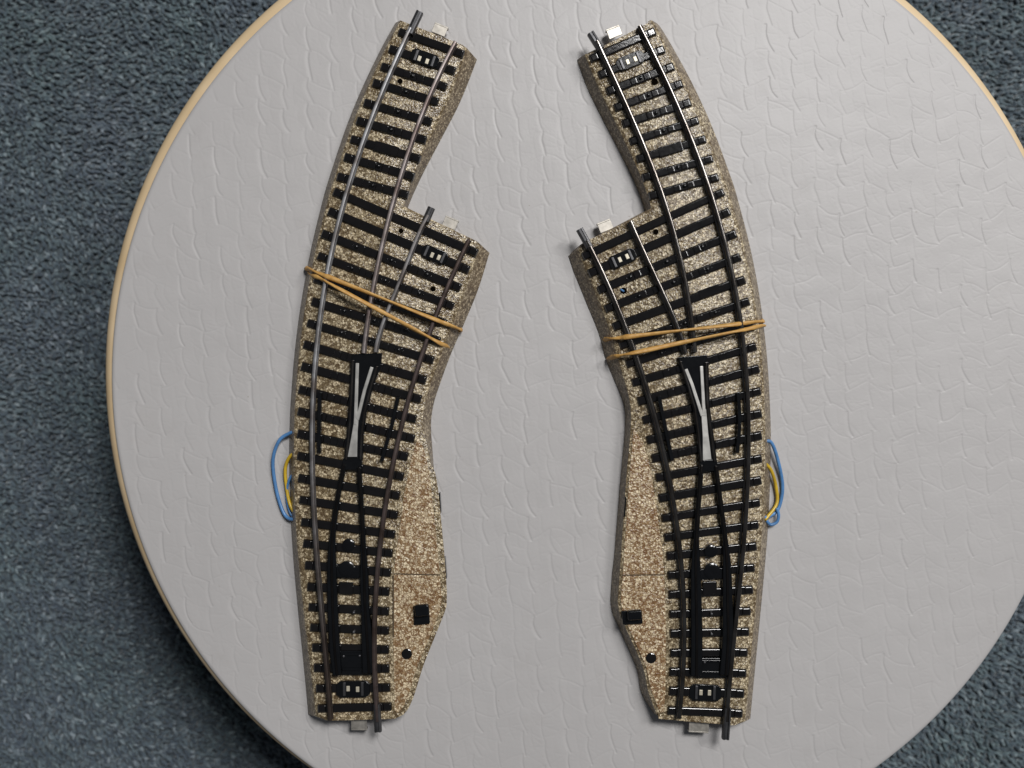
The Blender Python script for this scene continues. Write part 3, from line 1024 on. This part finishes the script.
RIGHT = dict(
    seed=5, rail_w=0.95, prof=PROF, fair={0: (1, 5), 5: (0, 3)}, centre=(690, 420),
    label='toy railway turnout with shiny black rails curving left, motor box on left side',
    edge=[
        [((651, 22), (654, 27)), ((655, 23), (660, 26)), ((672.5, 64), (679, 63)), ((690.5, 97), (698, 95)), ((707.5, 131), (715, 129)), ((724, 179), (730.6, 177.5)),
         ((730.5, 202), (736, 200)), ((744.5, 250), (750.4, 248.6)), ((754.5, 302), (760, 300)), ((761, 358.6), (767, 358.6)), ((764.5, 417), (770, 417)),
         ((765.5, 449), (771, 449)), ((764, 498), (769, 498)), ((760.5, 550), (766, 550)), ((752.5, 630), (758.4, 630)), ((746.5, 708), (752, 707)), ((744.5, 722), (749.5, 718))],
        [((738, 724.5), (738, 717)), ((662, 718.5), (662, 712))],
        [((657, 715), (653.5, 713)), ((648.5, 692), (641, 692)), ((643, 667), (636, 667)), ((624.5, 625), (617.6, 625)), ((619.5, 612), (612, 612)), ((618, 600), (610.3, 600))],
        [((620, 574), (612, 574)), ((621.5, 550), (614.6, 550)), ((626.5, 478), (620.5, 478)), ((629.5, 446), (623.5, 446)), ((631, 425), (625, 425)), ((631, 412), (625, 411)), ((628.5, 394), (621, 396)),
         ((618, 356), (606, 360)), ((611, 331), (599, 334)), ((598, 296), (584.5, 298)), ((586, 268), (574, 272)), ((579, 249), (568.5, 256))],
        [((580.5, 244.5), (573, 251)), ((651, 208.5), (645, 211))],
        [((650.5, 203), (643.5, 205)), ((645, 187), (636.5, 188)), ((638.5, 171), (629.5, 173)), ((623.5, 137), (613.4, 138)), ((602, 94), (590, 95)), ((588, 62), (578.5, 66)), ((585, 54), (578, 60))],
    ],
    cover=[(633.5, 428), (642.5, 441), (648, 459), (652, 478), (655, 499), (658, 519), (660.5, 538), (663, 556), (664.2, 576), (665.3, 600), (666, 640), (665.5, 690), (664, 712), (660, 713), (651, 690), (645.5, 666), (627, 624), (622.2, 611), (620.6, 600), (622.6, 574), (624.2, 550), (629.2, 478), (632, 446)],
    seams=[((622.5, 575.2), (664.5, 574.8))],
    rails=[
        ('A', [(598, 40), (607.5, 65.6), (618.5, 87.5), (626.5, 102.5), (638.4, 129), (649.4, 157), (659.7, 185), (664, 200), (671.3, 225), (681, 258), (688, 291.6), (692, 318), (695, 352)], 'rail_dark'),
        ('B', [(640.5, 25), (652, 51.6), (662.5, 73.4), (672.8, 92), (683.75, 115), (696, 147.8), (707, 180.6), (714, 203), (720, 223), (730, 260), (736.8, 299), (743, 339), (747, 378), (749, 417),
               (749.6, 450), (748.4, 478), (745.8, 517), (743.4, 550), (740.3, 582.7), (735.6, 632), (731.6, 665), (729.3, 690), (727, 722)], 'rail_dark'),
        ('C', [(587, 240), (599, 264), (612.7, 296), (622, 317), (629, 333), (638.8, 364.5), (648.3, 393.75), (656, 421), (663.3, 445), (670, 476), (675.8, 517), (678.8, 550), (681.7, 570), (684.8, 609), (685.3, 645), (682.7, 682), (679, 719)], 'rail_dark'),
        ('D', [(630.5, 221), (642, 246.6), (657.7, 281.8), (668.5, 303), (678.5, 329), (686, 353)], 'rail_dark'),
    ],
    lanes=[('A', 'B'), ('C', 'D'), ('B', 'C')], peek=((622.5, 290.5), 'wire_blue', 'speck of blue wire in a hole'),
    sleepers=[((590.5, 58.6), (655.3, 30.5), 'P'), ((599, 75), (664.5, 48.4), 'P'), ((607, 91.4), (674, 65.6), ''), ((614.8, 107.8), (682.5, 82.8), ''),
              ((622.8, 123.8), (691, 101.8), ''), ((630, 141.5), (698.6, 119.7), ''), ((637, 159), (706, 138.4), 'P'), ((642.8, 177.5), (713, 158), ''),
              ((649.4, 196), (718.6, 176.7), ''), ((583, 256.5), (724, 191.5), 'P'), ((589, 273.5), (730, 211), 'P'), ((598.5, 290.3), (736.4, 233), ''),
              ((605.5, 309), (740.7, 256.4), ''), ((613.5, 327), (745.3, 279.3), 'P'), ((620, 345.7), (749.5, 301), ''), ((626.5, 364.3), (753.2, 323.3), ''),
              ((632.5, 383), (756.5, 346), ''), ((638, 401.6), (759.5, 368.4), ''), ((643, 420.4), (761, 390.8), ''), ((647, 440.4), (761.8, 413.2), ''),
              ((652, 458.8), (762, 435.2), ''), ((655.8, 478), (762, 458.4), 'P'), ((658.8, 498.6), (761.6, 480.2), 'P'), ((662, 518.6), (760.3, 502.6), 'P'),
              ((664.3, 538), (758.8, 524.8), 'P'), ((666.6, 556.4), (756.8, 546.4), 'P'), ((667.8, 575.7), (754.8, 567.8), 'P'), ((668.7, 595), (753.3, 590), 'P'),
              ((669.5, 614.6), (751, 611.4), 'P'), ((670.2, 634), (749.4, 632), 'P'), ((670.2, 653.3), (747.9, 652.8), 'P'), ((669.4, 672.2), (746.5, 673.6), 'P'),
              ((669.2, 691.4), (744.4, 694), 'P'), ((667.8, 711), (742.8, 714), 'P')],
    plates=[((630.5, 60.5), (65, -27), 29, 13.5, [(627.8, 61.7), (635.4, 58.8)]), ((622.5, 258.5), (65, -29), 29, 13.5, [(620, 259.6), (627.2, 256.4)]),
            ((705.5, 693), (1, .035), 32, 16.5, [(701, 692.7), (709.5, 693)])],
    strap_plates=[((670.5, 149), (69, -20.6), 25, 10), ((709.5, 291.5), (75, -27), 22, 9)],
    fishplates=[((590.5, 32.5), (601, 49)), ((579.5, 229), (589.5, 247)), ((728, 708), (725.7, 739.5))],
    tabs=[((614.5, 32.5), (93, -37), 14, 9), ((605.5, 226.5), (93, -37), 14, 9), ((699, 726), (1, .06), 20, 11)],
    tab_out=lambda c: -1 if c[1] < 500 else 1,
    holes=[((654.5, 82), 3.6), ((655.7, 232), 3.0), ((623.5, 290.8), 3.4), ((660, 708), 1.6)],
    frog=dict(
        carrier=[(678, 357), (707, 355), (708, 366), (709, 400), (712, 430), (716, 463), (700, 464), (698, 440), (692, 398)],
        stem=[(701, 410), (706.2, 409), (708.4, 434), (711.6, 459.5), (702.8, 460.5), (702.6, 436)],
        blades=[[(686, 369), (692, 384), (702.3, 416)], [(701.5, 366), (702.6, 386), (704.3, 416)]], bw=3.4,
        cheeks=[[(680.5, 361), (688, 384), (695, 408), (699, 436), (701.5, 462)], [(706.5, 362), (707.3, 390), (708, 408), (711.5, 434), (715, 462)]],
        heel=[(700, 460.5), (717, 459), (719, 471), (698, 472)]),
    guards=[[(659, 396), (665, 425), (672.5, 461)], [(738.5, 392), (739.8, 422), (737.5, 453)]],
    points=[([(702, 465), (699, 500), (696.5, 540), (696, 568), (696.5, 605), (697, 640), (696.5, 677)], [5.2, 5.4, 6, 10, 11.5, 12, 12]),
            ([(716, 466), (720.5, 500), (725.5, 540), (727.3, 568), (727.8, 600), (728.3, 640), (726, 676)], [5, 5.2, 5.6, 9, 10.5, 12, 13])],
    throw=dict(bar=[(691, 570), (731, 567.5), (731, 578.5), (691, 580)], pins=[((712, 571), 8.2), ((711, 551), 6.5)],
               slot=[(703, 582), (717, 581.5), (717, 594), (703, 594.5)], block=[(697, 658), (727, 658), (727, 678), (697, 678)],
               ribs=[((702, 661.5), (724, 661.5)), ((702, 672.5), (724, 673))]),
    studs=[(704, 661.5), (721, 660.5), (711, 613.5), (711, 633.5)],
    lever=dict(skirt=[(621.5, 611), (642, 610), (643, 624), (623, 625)], knob=[(627.5, 611), (642, 610), (642.5, 620), (628, 621)]),
    plug=(651, 657.7), clips=[((626.5, 497), (625, 517))],
    wires=[('blue wire', [(764, 441, 3.6), (771.5, 443, 3.0), (778, 461, 2.0), (782.5, 487, 0.8), (778.5, 508, 0.9), (770, 516, 2.0), (764, 517.5, 3.2)], 'wire_blue', 0.62),
           ('yellow wire', [(765, 463, 3.6), (771.5, 471, 2.4), (776, 487, 1.2), (776.5, 504, 1.4), (765, 520, 3.2)], 'wire_yellow', 0.6),
           ('blue wire', [(776.5, 508, 2.3), (778.6, 515, 2.3), (776.8, 522, 2.2), (770.5, 524.5, 2.2), (766, 520, 2.6)], 'wire_blue', 0.55)],
)
build_turnout(LEFT)
build_turnout(RIGHT)

# ------------------------------------------------------------------ rubber bands
def band(label, s1, s2, base_px):
    """two turns round a turnout. s1, s2: px strands over the rails, left to right"""
    zt = Z_RAIL + 0.55
    (a1, b1), (a2, b2) = s1, s2
    def over(a, b, dz):
        pts = []
        for t, z in ((0, 1.8), (0.018, 4.2), (0.05, 7.0), (0.10, 8.2), (0.17, zt), (0.4, zt), (0.6, zt), (0.81, zt), (0.88, 8.2), (0.94, 7.0), (0.98, 4.2), (1, 1.8)):
            q = lerp(a, b, t)
            pts.append(P(q[0], q[1], z + dz))
        return pts
    def down(p, sx):
        x, y, z = p
        return [(x - sx * 0.6, y, 0.85), (x - sx * 3.0, y, 0.8)]
    o1 = over(a1, b1, 0.0)
    o2 = over(a2, b2, 0.35)
    def under(b, a):
        return [tuple(np.array(b) * (1 - t) + np.array(a) * t) for t in (0.3, 0.5, 0.7)]
    dr1 = down(o1[-1], 1); ul2 = down(o2[0], -1)[::-1]
    dr2 = down(o2[-1], 1); ul1 = down(o1[0], -1)[::-1]
    loop = o1 + dr1 + under(dr1[-1], ul2[0]) + ul2 + o2 + dr2 + under(dr2[-1], ul1[0]) + ul1
    pts = [np.array(p, float) for p in loop]
    sm = []
    n = len(pts)
    for i in range(n):
        a, b, c, d = pts[i - 1], pts[i], pts[(i + 1) % n], pts[(i + 2) % n]
        for k in range(6):
            t = k / 6
            sm.append(0.5 * ((2 * b) + (c - a) * t + (2 * a - 5 * b + 4 * c - d) * t * t + (3 * b - a - 3 * c + d) * t ** 3))
    g = Mesh()
    rads = [0.80 + 0.08 * math.sin(i * 0.37) + 0.05 * math.sin(i * 0.91) for i in range(len(sm))]
    g.tube([tuple(p) for p in sm], rads, 8, True, 0.6, 2 * math.pi * 5 / len(sm))
    base = P(*base_px, 0)
    o = g.build('rubber_band', M['rubber'], None, base, True)
    o.location = [c * MM for c in base]
    tag(o, label, 'rubber band', 'amber rubber bands wrapped round the turnouts')
band('amber rubber band wrapped round the greyer turnout, sloping down to the right',
     ((306, 268), (461.5, 330)), ((309, 272.5), (448, 347.5)), (380, 305))
band('amber rubber band wrapped round the shiny black turnout, sloping up to the right',
     ((604.5, 339.5), (763.5, 321)), ((608.5, 358), (764, 325.5)), (686, 340))
